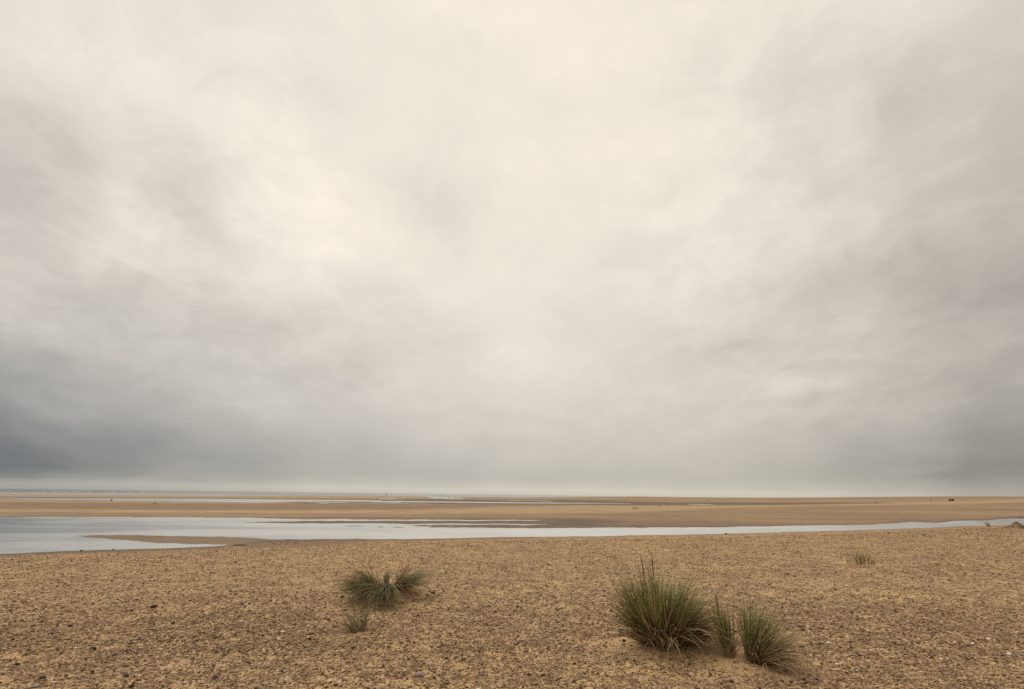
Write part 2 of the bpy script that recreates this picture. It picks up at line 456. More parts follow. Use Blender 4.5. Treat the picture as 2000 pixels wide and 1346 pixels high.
# mounds of blown sand under the tufts
for (mx, my, h, a, b) in ((752, 1172, 0.28, 0.52, 0.34), (1305, 1264, 0.13, 0.62, 0.42), (1462, 1292, 0.10, 0.46, 0.34), (1684, 1102, 0.07, 0.5, 0.5)):
    p, s = at(mx, my)
    NEWM = (p.x, p.y + (0.12 if mx in (752, 1684) else -0.02), h, a, b)
    MOUNDS.append(NEWM)


# ------------------------------------------------------------------ materials
def material(name):
    m = bpy.data.materials.new(name); m.use_nodes = True
    t = NT(m.node_tree)
    out = t.n('OutputMaterial'); b = t.n('BsdfPrincipled')
    t.t.links.new(b.outputs[0], out.inputs[0])
    return m, t, b


def sand_material():
    m, t, b = material('sand')
    co = t.n('TexCoord').outputs['Object']
    wet = t.n('Attribute', attribute_name='wet').outputs['Fac']
    grav = t.n('Attribute', attribute_name='grav').outputs['Fac']
    lit = t.n('Attribute', attribute_name='lit').outputs['Fac']
    smooth = t.n('Attribute', attribute_name='smooth').outputs['Fac']
    big = t.noise(co, 0.35, 6, 0.6).outputs[0]
    mid = t.noise(co, 2.6, 6, 0.68, 0.4).outputs[0]
    fine = t.noise(co, 17.0, 5, 0.7).outputs[0]
    grain = t.noise(co, 120.0, 2, 0.6).outputs[0]
    base = t.mix(t.step(big, 0.35, 0.65), (0.61, 0.402, 0.200), (0.65, 0.440, 0.228))
    near = t.n('Attribute', attribute_name='near').outputs['Fac']
    coarse = t.n('Attribute', attribute_name='coarse').outputs['Fac']
    base = t.mix(near, t.mix(t.step(mid, 0.3, 0.7), (0.205, 0.134, 0.080), (0.250, 0.165, 0.100)), base)
    low = t.noise(co, 0.05, 5, 0.65).outputs[0]
    base = t.mix(t.m('MULTIPLY', t.m('SUBTRACT', 1.0, near), t.step(low, 0.40, 0.62)), base, (0.29, 0.195, 0.115))
    mp = t.n('Mapping', ins={0: co}); mp.inputs['Scale'].default_value = (0.006, 0.05, 1.0)
    strk = t.noise(mp.outputs[0], 1.0, 6, 0.62).outputs[0]
    farm = t.m('MULTIPLY', t.m('SUBTRACT', 1.0, near), t.m('SUBTRACT', 1.0, t.m('MULTIPLY', coarse, 0.5)))
    base = t.mix(t.m('MULTIPLY', farm, t.step(strk, 0.51, 0.59, 0.0, 0.75)), base, (0.15, 0.098, 0.060))
    base = t.mix(t.m('MULTIPLY', farm, t.step(strk, 0.48, 0.40, 0.0, 0.6)), base, (0.315, 0.226, 0.138))
    mp3 = t.n('Mapping', ins={0: co}); mp3.inputs['Scale'].default_value = (0.05, 0.35, 1.0)
    runl = t.noise(mp3.outputs[0], 1.0, 7, 0.7).outputs[0]
    base = t.mix(t.m('MULTIPLY', farm, t.step(runl, 0.53, 0.64, 0.0, 0.6)), base, (0.115, 0.078, 0.050))
    mp2 = t.n('Mapping', ins={0: co}); mp2.inputs['Scale'].default_value = (0.22, 0.30, 1.0)
    mottle = t.noise(mp2.outputs[0], 1.0, 8, 0.75).outputs[0]
    base = t.mix(coarse, base, t.mix(t.step(mottle, 0.36, 0.64), (0.125, 0.094, 0.062), (0.24, 0.160, 0.102)))
    base = t.mix(t.m('MULTIPLY', lit, t.step(mottle, 0.36, 0.60, 0.22, 0.85)), base, (0.47, 0.340, 0.200))
    base = t.mix(t.m('MULTIPLY', t.step(fine, 0.35, 0.75), 0.35), base, (0.52, 0.35, 0.19))
    tone = t.noise(co, 0.9, 3, 0.5).outputs[0]
    base = t.mix(t.step(tone, 0.42, 0.66, 0.0, 0.38), base, (0.40, 0.255, 0.140))
    # gravel: patches of small stones
    gm = t.m('MULTIPLY', grav, t.m('SUBTRACT', 1.0, t.m('MULTIPLY', smooth, 0.85)))
    dens = t.m('ADD', t.m('MULTIPLY', t.m('SUBTRACT', mid, 0.5), 1.2), t.m('MULTIPLY', t.m('SUBTRACT', big, 0.5), 0.45))
    base = t.mix(t.m('MULTIPLY', gm, t.step(dens, -0.15, 0.30, 0.0, 0.7)), base, (0.47, 0.298, 0.160))
    # small clods and hollows with their shade painted dark, pale chips, every scale
    sp1 = t.noise(co, 9.0, 6, 0.92).outputs[0]
    sp2 = t.noise(t.vm('ADD', co, (3.7, 1.9, 0.4)), 24.0, 4, 0.9).outputs[0]
    sp3 = t.noise(t.vm('ADD', co, (1.7, 7.9, 0.9)), 14.0, 5, 0.95).outputs[0]
    dk = t.step(t.m('ADD', sp1, t.m('MULTIPLY', dens, 0.16)), 0.500, 0.585)
    dk2 = t.step(t.m('ADD', sp2, t.m('MULTIPLY', dens, 0.08)), 0.530, 0.585)
    base = t.mix(t.m('MULTIPLY', t.m('MULTIPLY', dk, 0.70), gm), base, (0.205, 0.118, 0.060))
    base = t.mix(t.m('MULTIPLY', t.m('MULTIPLY', dk2, 0.75), gm), base, (0.085, 0.047, 0.025))
    base = t.mix(t.m('MULTIPLY', t.m('MULTIPLY', t.step(sp3, 0.57, 0.625), 0.75), gm), base, (0.70, 0.53, 0.34))
    last = None
    for sc, thr, off in ((38.0, 0.34, 0.0), (85.0, 0.36, 3.1)):
        v = t.n('TexVoronoi', ins={'Vector': t.vm('ADD', co, (off, off, 0)), 'Scale': sc, 'Randomness': 1.0})
        rnd = t.n('SeparateColor', ins={0: v.outputs['Color']}).outputs
        size = t.m('MULTIPLY', t.m('ADD', 0.35, t.m('MULTIPLY', rnd[1], 0.65)), thr)
        spot = t.m('SUBTRACT', 1.0, t.step(v.outputs['Distance'], t.m('MULTIPLY', size, 0.75), size))
        keep = t.step(t.m('ADD', rnd[0], t.m('MULTIPLY', dens, 0.9)), 0.45, 0.6)
        cr = t.n('ValToRGB', ins={0: rnd[2]})
        e = cr.color_ramp; e.interpolation = 'CONSTANT'
        e.elements[0].color = (0.060, 0.036, 0.022, 1); e.elements[1].position = 0.34; e.elements[1].color = (0.13, 0.07, 0.038, 1)
        for p_, c_ in ((0.58, (0.21, 0.115, 0.07, 1)), (0.74, (0.30, 0.19, 0.12, 1)), (0.86, (0.42, 0.31, 0.21, 1)), (0.955, (0.75, 0.68, 0.58, 1))):
            q = e.elements.new(p_); q.color = c_
        k = t.m('MULTIPLY', t.m('MULTIPLY', spot, keep), gm)
        base = t.mix(k, base, cr.outputs[0])
        hgt = t.m('MULTIPLY', k, 0.6 if sc < 50 else 0.35)
        last = hgt if last is None else t.m('ADD', last, hgt)
    wetc = t.mix(t.step(t.m('ADD', t.m('MULTIPLY', mottle, 0.7), t.m('MULTIPLY', mid, 0.3)), 0.38, 0.62), (0.066, 0.047, 0.030), (0.150, 0.102, 0.062))
    wf = t.m('MULTIPLY', wet, t.m('ADD', 0.75, t.m('MULTIPLY', t.step(fine, 0.3, 0.7), 0.25)))
    base = t.mix(wf, base, wetc)
    t.put(b.inputs['Base Color'], base)
    t.put(b.inputs['Roughness'], t.m('SUBTRACT', 0.95, t.m('MULTIPLY', wf, 0.33)))
    b.inputs['Specular IOR Level'].default_value = 0.25
    h = t.m('ADD', last, t.m('ADD', t.m('MULTIPLY', fine, 1.4), t.m('MULTIPLY', grain, 0.25)))
    h = t.m('ADD', t.m('ADD', h, t.m('MULTIPLY', mid, 2.5)), t.m('MULTIPLY', gm, t.m('SUBTRACT', 0.0, t.m('MULTIPLY', t.m('ADD', dk, dk2), 0.45))))
    bp = t.n('Bump', ins={'Height': h, 'Strength': 0.9, 'Distance': 0.012})
    t.put(b.inputs['Normal'], bp.outputs[0])
    return m


def water_material(name, base, amp, scale, rough=0.05, ior=1.33, metal=0.0):
    m, t, b = material(name)
    co = t.n('TexCoord').outputs['Object']
    mp = t.n('Mapping', ins={0: co}); mp.inputs['Scale'].default_value = (0.55, 1.0, 1.0)
    n1_ = t.noise(mp.outputs[0], scale, 4, 0.55, 0.4).outputs[0]
    mpb = t.n('Mapping', ins={0: co}); mpb.inputs['Scale'].default_value = (0.35, 1.0, 1.0)
    n2_ = t.noise(mpb.outputs[0], scale * 0.035, 5, 0.62, 0.6).outputs[0]
    ruff = t.step(n2_, 0.40, 0.60, 0.12, 1.25)
    h = t.m('MULTIPLY', n1_, ruff)
    t.put(b.inputs['Roughness'], t.m('MULTIPLY', t.m('ADD', 0.45, t.m('MULTIPLY', ruff, 0.6)), rough))
    bp = t.n('Bump', ins={'Height': h, 'Strength': 1.0, 'Distance': amp})
    t.put(b.inputs['Normal'], bp.outputs[0])
    b.inputs['Base Color'].default_value = (*base, 1); b.inputs['IOR'].default_value = ior; b.inputs['Metallic'].default_value = metal
    return m


def random_material(name, cols, rough=0.8, spec=0.2, noise=None, thru=0.0):
    m, t, b = material(name)
    rnd = t.n('NewGeometry').outputs['Random Per Island']
    cr = t.n('ValToRGB', ins={0: rnd}); e = cr.color_ramp
    n = len(cols)
    e.elements[0].position = cols[0][0]; e.elements[0].color = (*cols[0][1], 1)
    e.elements[1].position = cols[1][0]; e.elements[1].color = (*cols[1][1], 1)
    for p_, c_ in cols[2:]:
        q = e.elements.new(p_); q.color = (*c_, 1)
    c = cr.outputs[0]
    if noise:
        nn = t.noise(t.n('TexCoord').outputs['Object'], noise, 4, 0.6).outputs[0]
        c = t.mix(t.step(nn, 0.3, 0.75), c, t.mix(0.55, c, (0.02, 0.015, 0.01)))
    t.put(b.inputs['Base Color'], c)
    b.inputs['Roughness'].default_value = rough; b.inputs['Specular IOR Level'].default_value = spec
    if thru:
        tr = t.n('BsdfTranslucent', ins={0: c}); mx = t.n('MixShader', ins={0: thru, 1: b.outputs[0], 2: tr.outputs[0]})
        t.t.links.new(mx.outputs[0], next(n_ for n_ in t.t.nodes if n_.type == 'OUTPUT_MATERIAL').inputs[0])
    return m


M_SAND = sand_material()
M_CHANNEL = water_material('shallow_water', (0.92, 0.895, 0.85), 0.010, 4.0, 0.15, 1.33, 0.88)
M_SEA = water_material('sea_water', (0.10, 0.12, 0.115), 0.09, 0.35, 0.15)
M_FOAM = random_material('foam', [(0.0, (0.8, 0.8, 0.78)), (1.0, (0.72, 0.73, 0.72))])
M_PEBBLE = random_material('pebble', [(0.0, (0.055, 0.032, 0.018)), (0.18, (0.12, 0.068, 0.038)), (0.36, (0.23, 0.135, 0.074)), (0.55, (0.37, 0.235, 0.130)),
                                      (0.80, (0.36, 0.235, 0.135)), (0.965, (0.46, 0.33, 0.21)), (0.985, (0.74, 0.67, 0.57)), (1.0, (0.80, 0.74, 0.66))], 0.7, 0.25)
M_STONE = random_material('dark_stone', [(0.0, (0.035, 0.028, 0.022)), (1.0, (0.06, 0.045, 0.035))], 0.7, 0.3, 40)
M_PALE = random_material('pale_stone', [(0.0, (0.36, 0.32, 0.26)), (1.0, (0.42, 0.38, 0.31))], 0.8, 0.25, 40)
M_WEED = random_material('seaweed', [(0.0, (0.030, 0.022, 0.014)), (1.0, (0.055, 0.038, 0.020))], 0.6, 0.3, 30)
M_GREEN = random_material('grass_green', [(0.0, (0.16, 0.185, 0.055)), (0.38, (0.30, 0.325, 0.100)), (0.64, (0.46, 0.45, 0.165)), (0.78, (0.54, 0.45, 0.22)), (1.0, (0.74, 0.60, 0.36))], 0.55, 0.3, None, 0.42)
M_BLUE = random_material('grass_grey_green', [(0.0, (0.20, 0.235, 0.105)), (0.4, (0.32, 0.355, 0.165)), (0.74, (0.46, 0.465, 0.24)), (0.86, (0.44, 0.40, 0.23)), (1.0, (0.64, 0.53, 0.32))], 0.55, 0.3, None, 0.42)
M_OLIVE = random_material('grass_olive', [(0.0, (0.20, 0.205, 0.088)), (0.5, (0.31, 0.295, 0.13)), (1.0, (0.52, 0.43, 0.23))], 0.6, 0.25, None, 0.35)
M_SPIKY = random_material('grass_dark', [(0.0, (0.045, 0.050, 0.022)), (1.0, (0.10, 0.10, 0.045))], 0.6, 0.2)
M_DRY = random_material('grass_straw', [(0.0, (0.28, 0.18, 0.085)), (0.5, (0.42, 0.29, 0.15)), (1.0, (0.60, 0.45, 0.26))], 0.6, 0.25, None, 0.25)
M_DEAD = random_material('grass_dead', [(0.0, (0.11, 0.060, 0.026)), (0.6, (0.20, 0.115, 0.050)), (1.0, (0.34, 0.21, 0.10))], 0.7, 0.2, None, 0.2)

# ------------------------------------------------------------------ beach: one sheet of sand from the camera's feet to the horizon
rows = np.concatenate([np.arange(0.7, 30, 0.3), np.arange(30, 132, 0.4), np.arange(132, 400, 1.0), np.arange(400, 1700, 5.0)]) / 1000
cols = np.concatenate([np.arange(-3.0, -1.2, 0.05), np.arange(-1.2, 1.2, 0.003), np.arange(1.2, 3.01, 0.05)])
WW, UU = np.meshgrid(rows, cols, indexing='ij')
VT = WW - rise_of(UU, WW)
Y0 = EYE / WW
z, wet, grav, lit, near, coarse = lay(UU, VT, Y0)
YY = (EYE - np.maximum(z, 0.0)) / WW
XX = UU * YY
ZZ = EYE - VT * YY
ZZ = np.where(z < 0, ZZ + z, ZZ)
rel, smooth = relief_near(XX, YY, near)
ZZ = ZZ + rel
nr, nc = WW.shape
idx = np.arange(nr * nc).reshape(nr, nc)
F = np.stack([idx[1:, :-1], idx[1:, 1:], idx[:-1, 1:], idx[:-1, :-1]], -1).reshape(-1, 4)
V3 = np.stack([XX, YY, ZZ], -1).reshape(-1, 3)
# apron behind and beside the camera
border = np.concatenate([idx[:, 0], idx[-1, 1:-1], idx[::-1, -1]])
bo = V3[border].copy(); bo[:, 1] = -3000
k0 = len(V3); V3 = np.concatenate([V3, bo])
bi = np.arange(len(border))
FA = np.stack([border[:-1], k0 + bi[:-1], k0 + bi[1:], border[1:]], -1)
me = mesh_np('beach', V3, np.concatenate([F, FA]))
pad = np.zeros(len(border))
for nm, a in (('wet', wet), ('lit', lit), ('smooth', smooth), ('near', near), ('coarse', coarse)):
    attr(me, nm, np.concatenate([a.ravel(), pad]))
attr(me, 'grav', np.concatenate([grav.ravel(), pad + 1]))
beach = tag(link('beach', me, M_SAND), 'brown sandy beach with patches of fine shingle', kind='structure')


# ------------------------------------------------------------------ water sheets, all at z = 0, butted where dry sand covers the seam
def sheet(name, pts, mat, label):
    me_ = bpy.data.meshes.new(name); me_.from_pydata([(x, y, 0.0) for x, y in pts], [], [tuple(range(len(pts)))])
    return tag(link(name, me_, mat), label, kind='structure')


def seam(v):
    return EYE / (v / 1000.0)


ya, yb = seam(22.5), EYE / float(sea_lo(np.array([-0.3]))[0]) * 0.86
sheet('tidal_channel', [(-420, 5), (420, 5), (420, ya), (-420, ya)], M_CHANNEL, 'shallow tidal channel between the near beach and the far sandbank')
sheet('tide_pool', [(-900, ya), (900, ya), (900, yb), (-900, yb)], M_CHANNEL, 'thin standing water on the far sand flats')
sheet('sea', [(-30000, yb), (30000, yb), (30000, 30000), (-30000, 30000)], M_SEA, 'grey open sea along the horizon')

# breakers offshore: low foam ridges
fv, ff = [], []
rng = np.random.default_rng(5)
for (x, y, L) in [(4, 957.6, 16), (21, 958.3, 10), (38, 958.6, 8), (70, 959.2, 10), (84, 959.3, 6), (110, 960, 14), (128, 960, 8), (148, 960.4, 5), (175, 961.2, 9), (207, 961.6, 12),
                  (222, 961.8, 11), (252, 962, 6), (280, 962.6, 10), (300, 962.6, 5), (330, 963, 8), (388, 963.8, 10), (428, 964.2, 4), (455, 964.4, 5), (500, 965, 7), (598, 966, 5), (60, 957.4, 6)]:
    U, V = uv(np.array([x - L / 2, x + L / 2], float), np.array([y, y], float))
    Yb = EYE / V.mean(); n = 9
    for k in range(n):
        t_ = k / (n - 1); xx = Yb * (U[0] + (U[1] - U[0]) * t_); h = 0.17 * math.sin(math.pi * min(max(t_, .08), .92)) * rng.uniform(.5, 1); yy = Yb + rng.uniform(-2, 2)
        fv += [(xx, yy - 1.5, -0.05), (xx, yy - 0.4, h), (xx, yy + 2, -0.05)]
    b0 = len(fv) - 3 * n
    for k in range(n - 1):
        a = b0 + 3 * k
        ff += [(a, a + 3, a + 4, a + 1), (a + 1, a + 4, a + 5, a + 2)]
tag(link('sea_foam', mesh_np('sea_foam', np.array(fv), np.array(ff)), M_FOAM), 'broken white surf lines on the grey sea', kind='stuff')

# ------------------------------------------------------------------ loose pebbles over the foreground
rng = np.random.default_rng(11)


def scatter(n, ya_, yb_, pw, thr):
    Yp = (ya_ ** pw + (yb_ ** pw - ya_ ** pw) * rng.random(n)) ** (1 / pw)
    Up = rng.uniform(-1.25, 1.25, n)
    Xp = Up * Yp
    d = 0.55 * perlin(Xp * 0.5, Yp * 0.7, 40) + 0.5 * perlin(Xp * 1.6, Yp * 2.0, 41) + 0.7 * perlin(Xp * 5, Yp * 6, 42)
    sm = np.zeros(n)
    for (mx, my, h, a, b) in MOUNDS:
        sm = np.maximum(sm, np.exp(-(((Xp - mx) / (a * 1.15)) ** 2 + ((Yp - my) / (b * 1.15)) ** 2) ** 2))
    keep = (d + rng.normal(0, 0.45, n) > thr) & ((yb_ > 11) | (rng.random(n) < sstep(Yp, 10.0, 6.0) + 0.02)) & (rng.random(n) > sm * 0.96)
    Ug = Xp / Yp; zg = ground_z(Xp, Yp)
    keep &= ((EYE - zg) / Yp > shore(Ug) + 0.0022) & (zg > 0.02)
    return Xp[keep], Yp[keep]


def pebble_mesh(name, Xp, Yp, size):
    n = len(Xp)
    o = np.array([(1, 0, 0), (0, 1, 0), (-1, 0, 0), (0, -1, 0), (0, 0, 1), (0, 0, -0.6), (.62, .62, .55), (-.62, .62, .55), (-.62, -.62, .55), (.62, -.62, .55)])
    f = np.array([(4, 6, 7), (4, 7, 8), (4, 8, 9), (4, 9, 6), (0, 1, 6), (1, 7, 6), (1, 2, 7), (2, 8, 7), (2, 3, 8), (3, 9, 8), (3, 0, 9), (0, 6, 9), (0, 5, 1), (1, 5, 2), (2, 5, 3), (3, 5, 0)])
    f = f
    sc = np.stack([size, size * rng.uniform(.55, .95, n), size * rng.uniform(.35, .7, n)], -1)
    v = o[None] * sc[:, None, :] * rng.uniform(.8, 1.2, (n, len(o), 1))
    a = rng.uniform(0, 2 * np.pi, n); ca, sa = np.cos(a)[:, None], np.sin(a)[:, None]
    v = np.stack([v[..., 0] * ca - v[..., 1] * sa, v[..., 0] * sa + v[..., 1] * ca, v[..., 2]], -1)
    zp = ground_z(Xp, Yp) + sc[:, 2] * 0.35
    v = v + np.stack([Xp, Yp, zp], -1)[:, None, :]
    fs = (f[None] + (np.arange(n) * len(o))[:, None, None]).reshape(-1, 3)
    return mesh_np(name, v.reshape(-1, 3), fs)


xa, yaa = scatter(210000, 2.6, 10.0, 1.6, -0.55)
xb, ybb = scatter(260000, 6.0, 46.0, 1.25, -0.6)
sa_ = np.clip(rng.lognormal(math.log(0.0072), 0.42, len(xa)), 0.0035, 0.024)
sb_ = (1 + 0.5 * sstep(ybb, 14, 40)) * np.clip(rng.lognormal(math.log(0.0118), 0.40, len(xb)), 0.006, 0.03)
pm = pebble_mesh('pebbles', np.concatenate([xa, xb]), np.concatenate([yaa, ybb]), np.concatenate([sa_, sb_]))
tag(link('pebbles', pm, M_PEBBLE), 'small brown and cream pebbles and shell bits strewn over the near sand', kind='stuff')


# ------------------------------------------------------------------ marram grass
def blades(specs, s, seed, width=0.0052):
    """specs: (n, (ox,oy,oz) px, radius px, length px range, lean azimuth deg, azimuth spread, tilt range, bend range); s = metres per px"""
    g = np.random.default_rng(seed); K = 8
    VV, FF, off = [], [], 0
    for (n, o, rad, ln, az_, sprd, tilt, bend) in specs:
        n = max(3, int(n * 0.60))
        r = rad * s * np.sqrt(g.random(n)); th = g.uniform(0, 2 * np.pi, n)
        bx, by = r * np.cos(th), r * np.sin(th) * 0.8
        if sprd >= 180:
            a = th + g.normal(0, 0.5, n)
            tl = R(tilt[0]) + R(tilt[1] - tilt[0]) * np.clip(0.55 * np.sqrt(r / (rad * s)) * g.uniform(0.3, 1.1, n) + 0.45 * g.random(n), 0, 1)
        else:
            a = R(az_) + g.normal(0, R(sprd), n)
            tl = g.uniform(R(tilt[0]), R(tilt[1]), n)
        L = g.uniform(ln[0], ln[1], n) * s * g.uniform(0.85, 1.0, n)
        bd = g.uniform(R(bend[0]), R(bend[1]), n)
        P = np.zeros((n, K, 3)); T = np.zeros((n, K, 3))
        p = np.stack([bx + o[0] * s, by + o[1] * s, np.full(n, o[2] * s) - 0.015], -1)
        tw = g.normal(0, 0.25, n)
        for k in range(K):
            q = k / (K - 1)
            ang = tl + bd * q ** 1.5; aa = a + tw * q
            d = np.stack([np.sin(ang) * np.cos(aa), np.sin(ang) * np.sin(aa), np.cos(ang)], -1)
            P[:, k] = p; T[:, k] = d
            p = p + d * (L / (K - 1))[:, None]
        side = np.cross(T, np.array([0, 0, 1.0]) + 1e-4); side /= np.linalg.norm(side, axis=-1, keepdims=True) + 1e-9
        nor = np.cross(side, T)
        wv = width * g.uniform(0.65, 1.25, n)[:, None] * np.array([0.8, 1, 1, 0.95, 0.85, 0.68, 0.45, 0.12])[None]
        ring = []
        for j in range(3):
            c_, s_ = math.cos(2 * math.pi * j / 3), math.sin(2 * math.pi * j / 3)
            ring.append(P + wv[..., None] * (c_ * side + 0.6 * s_ * nor))
        ring = np.stack(ring, 2)                      # n,K,3,3
        base = np.arange(n)[:, None, None] * K * 3 + np.arange(K - 1)[None, :, None] * 3
        j = np.arange(3)[None, None, :]
        f = np.stack([base + j, base + (j + 1) % 3, base + 3 + (j + 1) % 3, base + 3 + j], -1).reshape(-1, 4)
        VV.append(ring.reshape(-1, 3)); FF.append(f + off); off += n * K * 3
    return np.concatenate(VV), np.concatenate(FF)


def seed_head(name, o, lean, length, s, mat, parent):
    """a bare stalk that ends in a thicker spike"""
    me_ = bpy.data.meshes.new(name); bm = bmesh.new()
    prevr = None; n = 10
    for k in range(n):
        q = k / (n - 1)
        c = Vector((o[0] + lean[0] * length * q ** 1.2, o[1] + lean[1] * length * q, o[2] + length * q)) * s
        r = 0.0018 if q < 0.68 else (0.0058 * math.sin(math.pi * min((q - 0.62) / 0.40, 1)) + 0.0012)
        ringv = [bm.verts.new(c + Vector((math.cos(a), math.sin(a), 0)) * r) for a in (0, 1.257, 2.513, 3.77, 5.027)]
        if prevr:
            for i in range(5):
                bm.faces.new((prevr[i], prevr[(i + 1) % 5], ringv[(i + 1) % 5], ringv[i]))
        prevr = ringv
    bm.faces.new(prevr)
    bm.to_mesh(me_); bm.free()
    for p_ in me_.polygons: p_.use_smooth = True
    return link(name, me_, mat, parent)


def tuft(px, label, parts, seeds=(), group='marram grass tufts on the beach', width=0.0052, seed=1):
    p, s = at(*px)
    root = bpy.data.objects.new('grass_tuft', None); COL.objects.link(root); root.location = p
    tag(root, label, 'grass tuft', group)
    for i, (nm, mat, specs) in enumerate(parts):
        v, f = blades(specs, s, seed * 10 + i, width)
        link(nm, mesh_np(nm, v, f), mat, root)
    for (o, lean, ln) in seeds:
        seed_head('seed_head', o, lean, ln, s, M_DEAD, root)
    return root


tuft((1294, 1255), 'largest and tallest dark green grass tuft with straw blades drooping at its foot', [
    ('green_blades', M_GREEN, [(520, (0, 0, 0), 34, (96, 152), 0, 180, (0, 50), (5, 36)), (300, (-10, 8, 0), 28, (112, 160), 130, 60, (0, 30), (4, 25)),
                               (200, (-22, 0, 0), 16, (90, 126), 178, 28, (18, 50), (5, 30)), (210, (26, 0, 0), 16, (85, 125), 6, 32, (28, 62), (10, 45)), (190, (14, 6, 0), 20, (104, 150), 40, 40, (8, 40), (5, 30))]),
    ('straw_blades', M_DRY, [(260, (26, -8, 0), 22, (85, 150), -28, 32, (28, 70), (45, 90)), (110, (0, -14, 0), 28, (60, 110), -90, 45, (20, 60), (50, 110)),
                             (110, (-26, -6, 0), 18, (65, 115), 188, 28, (30, 70), (30, 75)), (150, (0, 0, 0), 32, (90, 145), 0, 180, (5, 50), (15, 85))]),
    ('dead_blades', M_DEAD, [(330, (4, -10, 0), 28, (40, 100), -80, 60, (0, 40), (5, 40)), (260, (28, -4, 0), 20, (65, 115), -5, 36, (22, 62), (20, 70)), (60, (0, -6, 0.5), 62, (14, 40), -60, 90, (72, 92), (0, 12))])],
    [((-16, 6, 0), (-0.10, 0), 160), ((-6, 6, 0), (-0.02, 0), 163)], seed=1)
tuft((1428, 1282), 'narrow upright grass tuft between the largest tuft and a fan-shaped one', [
    ('green_blades', M_GREEN, [(130, (-2, 0, 0), 9, (58, 100), 150, 60, (0, 12), (0, 10)), (70, (-5, 0, 0), 8, (80, 122), 178, 20, (5, 18), (2, 14))]),
    ('straw_blades', M_DRY, [(34, (0, -2, 0), 10, (40, 80), -60, 60, (10, 45), (20, 80)), (34, (-8, 0, 0), 8, (55, 92), 180, 22, (12, 36), (12, 50))])],
    [((-6, 0, 0), (-0.13, 0), 112)], seed=2)
tuft((1470, 1290), 'fan-shaped grass tuft spreading to the right with straw trailing over the sand', [
    ('green_blades', M_GREEN, [(200, (0, 0, 0), 14, (70, 122), 5, 40, (14, 54), (4, 34)), (90, (-2, 4, 0), 9, (84, 118), 70, 40, (0, 16), (0, 14)), (90, (4, 4, 0), 12, (90, 132), 25, 25, (12, 36), (2, 20))]),
    ('straw_blades', M_DRY, [(210, (16, -6, 0), 18, (60, 118), -32, 34, (40, 74), (30, 75)), (40, (0, 0, 0), 18, (70, 115), 10, 60, (10, 48), (10, 60)), (36, (12, 0, 0), 10, (70, 120), 0, 20, (45, 70), (15, 45))]),
    ('dead_blades', M_DEAD, [(110, (4, -6, 0), 14, (25, 60), -60, 70, (0, 45), (5, 40)), (40, (6, -4, 0.5), 46, (12, 34), -40, 90, (72, 92), (0, 12))])], seed=3)
tuft((755, 1149), 'grey-green splayed grass tuft on a sand mound with its front blades combed down', [
    ('green_blades', M_BLUE, [(150, (-22, 2, 3), 11, (42, 74), 172, 26, (38, 72), (8, 35)), (190, (-22, -2, 4), 11, (55, 92), 200, 16, (70, 94), (15, 40)), (110, (-16, -6, 4), 10, (60, 95), 225, 14, (76, 98), (15, 40)),
                              (300, (3, -10, 7), 16, (62, 92), -90, 13, (76, 104), (15, 50)), (220, (18, 4, 3), 11, (52, 96), 0, 22, (48, 84), (8, 40)), (40, (-4, 8, 0), 6, (22, 42), 90, 40, (0, 25), (0, 20))]),
    ('straw_blades', M_DRY, [(100, (3, -10, 7), 17, (60, 95), -90, 18, (70, 100), (20, 55)), (90, (18, 0, 3), 10, (50, 95), -10, 34, (45, 85), (25, 75)), (80, (-22, 0, 3), 10, (50, 95), 200, 28, (50, 92), (15, 50))]),
    ('dead_blades', M_DEAD, [(80, (0, 0, 0), 22, (14, 34), 90, 80, (0, 60), (0, 40)), (40, (18, 2, 0), 6, (40, 66), 45, 20, (22, 42), (0, 15))])],
    [((-18, 2, 0), (-0.55, 0.1), 44), ((16, 2, 0), (0.6, 0.1), 42), ((19, 2, 0), (0.75, 0.2), 38)], width=0.0050, seed=4)
tuft((700, 1234), 'small sparse olive grass tuft in front of the splayed grey-green one', [
    ('green_blades', M_OLIVE, [(75, (0, 0, 0), 11, (36, 64), 160, 28, (24, 64), (5, 36)), (44, (6, 2, 0), 6, (36, 60), 72, 30, (2, 22), (0, 15))]),
    ('straw_blades', M_DRY, [(40, (-4, -2, 0), 11, (26, 54), 200, 50, (40, 75), (10, 50)), (22, (4, 0, 0), 9, (26, 44), 20, 50, (15, 60), (5, 40))])], width=0.0036, seed=5)
tuft((1686, 1102), 'thin brownish upright grass tuft standing alone on the sand far to the right', [
    ('green_blades', M_OLIVE, [(56, (0, 0, 0), 16, (18, 36), 90, 80, (0, 22), (0, 20)), (26, (-26, 0, 2), 7, (12, 24), 90, 80, (0, 25), (0, 20))]),
    ('dead_blades', M_DEAD, [(44, (-1, 0, 0), 16, (12, 30), 90, 80, (0, 30), (0, 30)), (20, (18, 0, 0), 6, (8, 20), 20, 40, (20, 60), (0, 30))])], width=0.0056, seed=6)
tuft((1806, 1048), 'tiny faint grass tuft near the channel, the smallest one', [
    ('green_blades', M_OLIVE, [(26, (0, 0, 0), 4, (5, 10), 90, 90, (0, 35), (0, 20))])], width=0.006, seed=7)
tuft((1931, 1028.6), 'dark spiky grass tuft silhouetted against the channel water', [
    ('green_blades', M_SPIKY, [(34, (0, 0, 0), 2.5, (7, 14), 150, 45, (8, 58), (0, 20)), (16, (2, 0, 0), 1.5, (7, 12), 70, 20, (0, 16), (0, 10))])], width=0.008, seed=8)

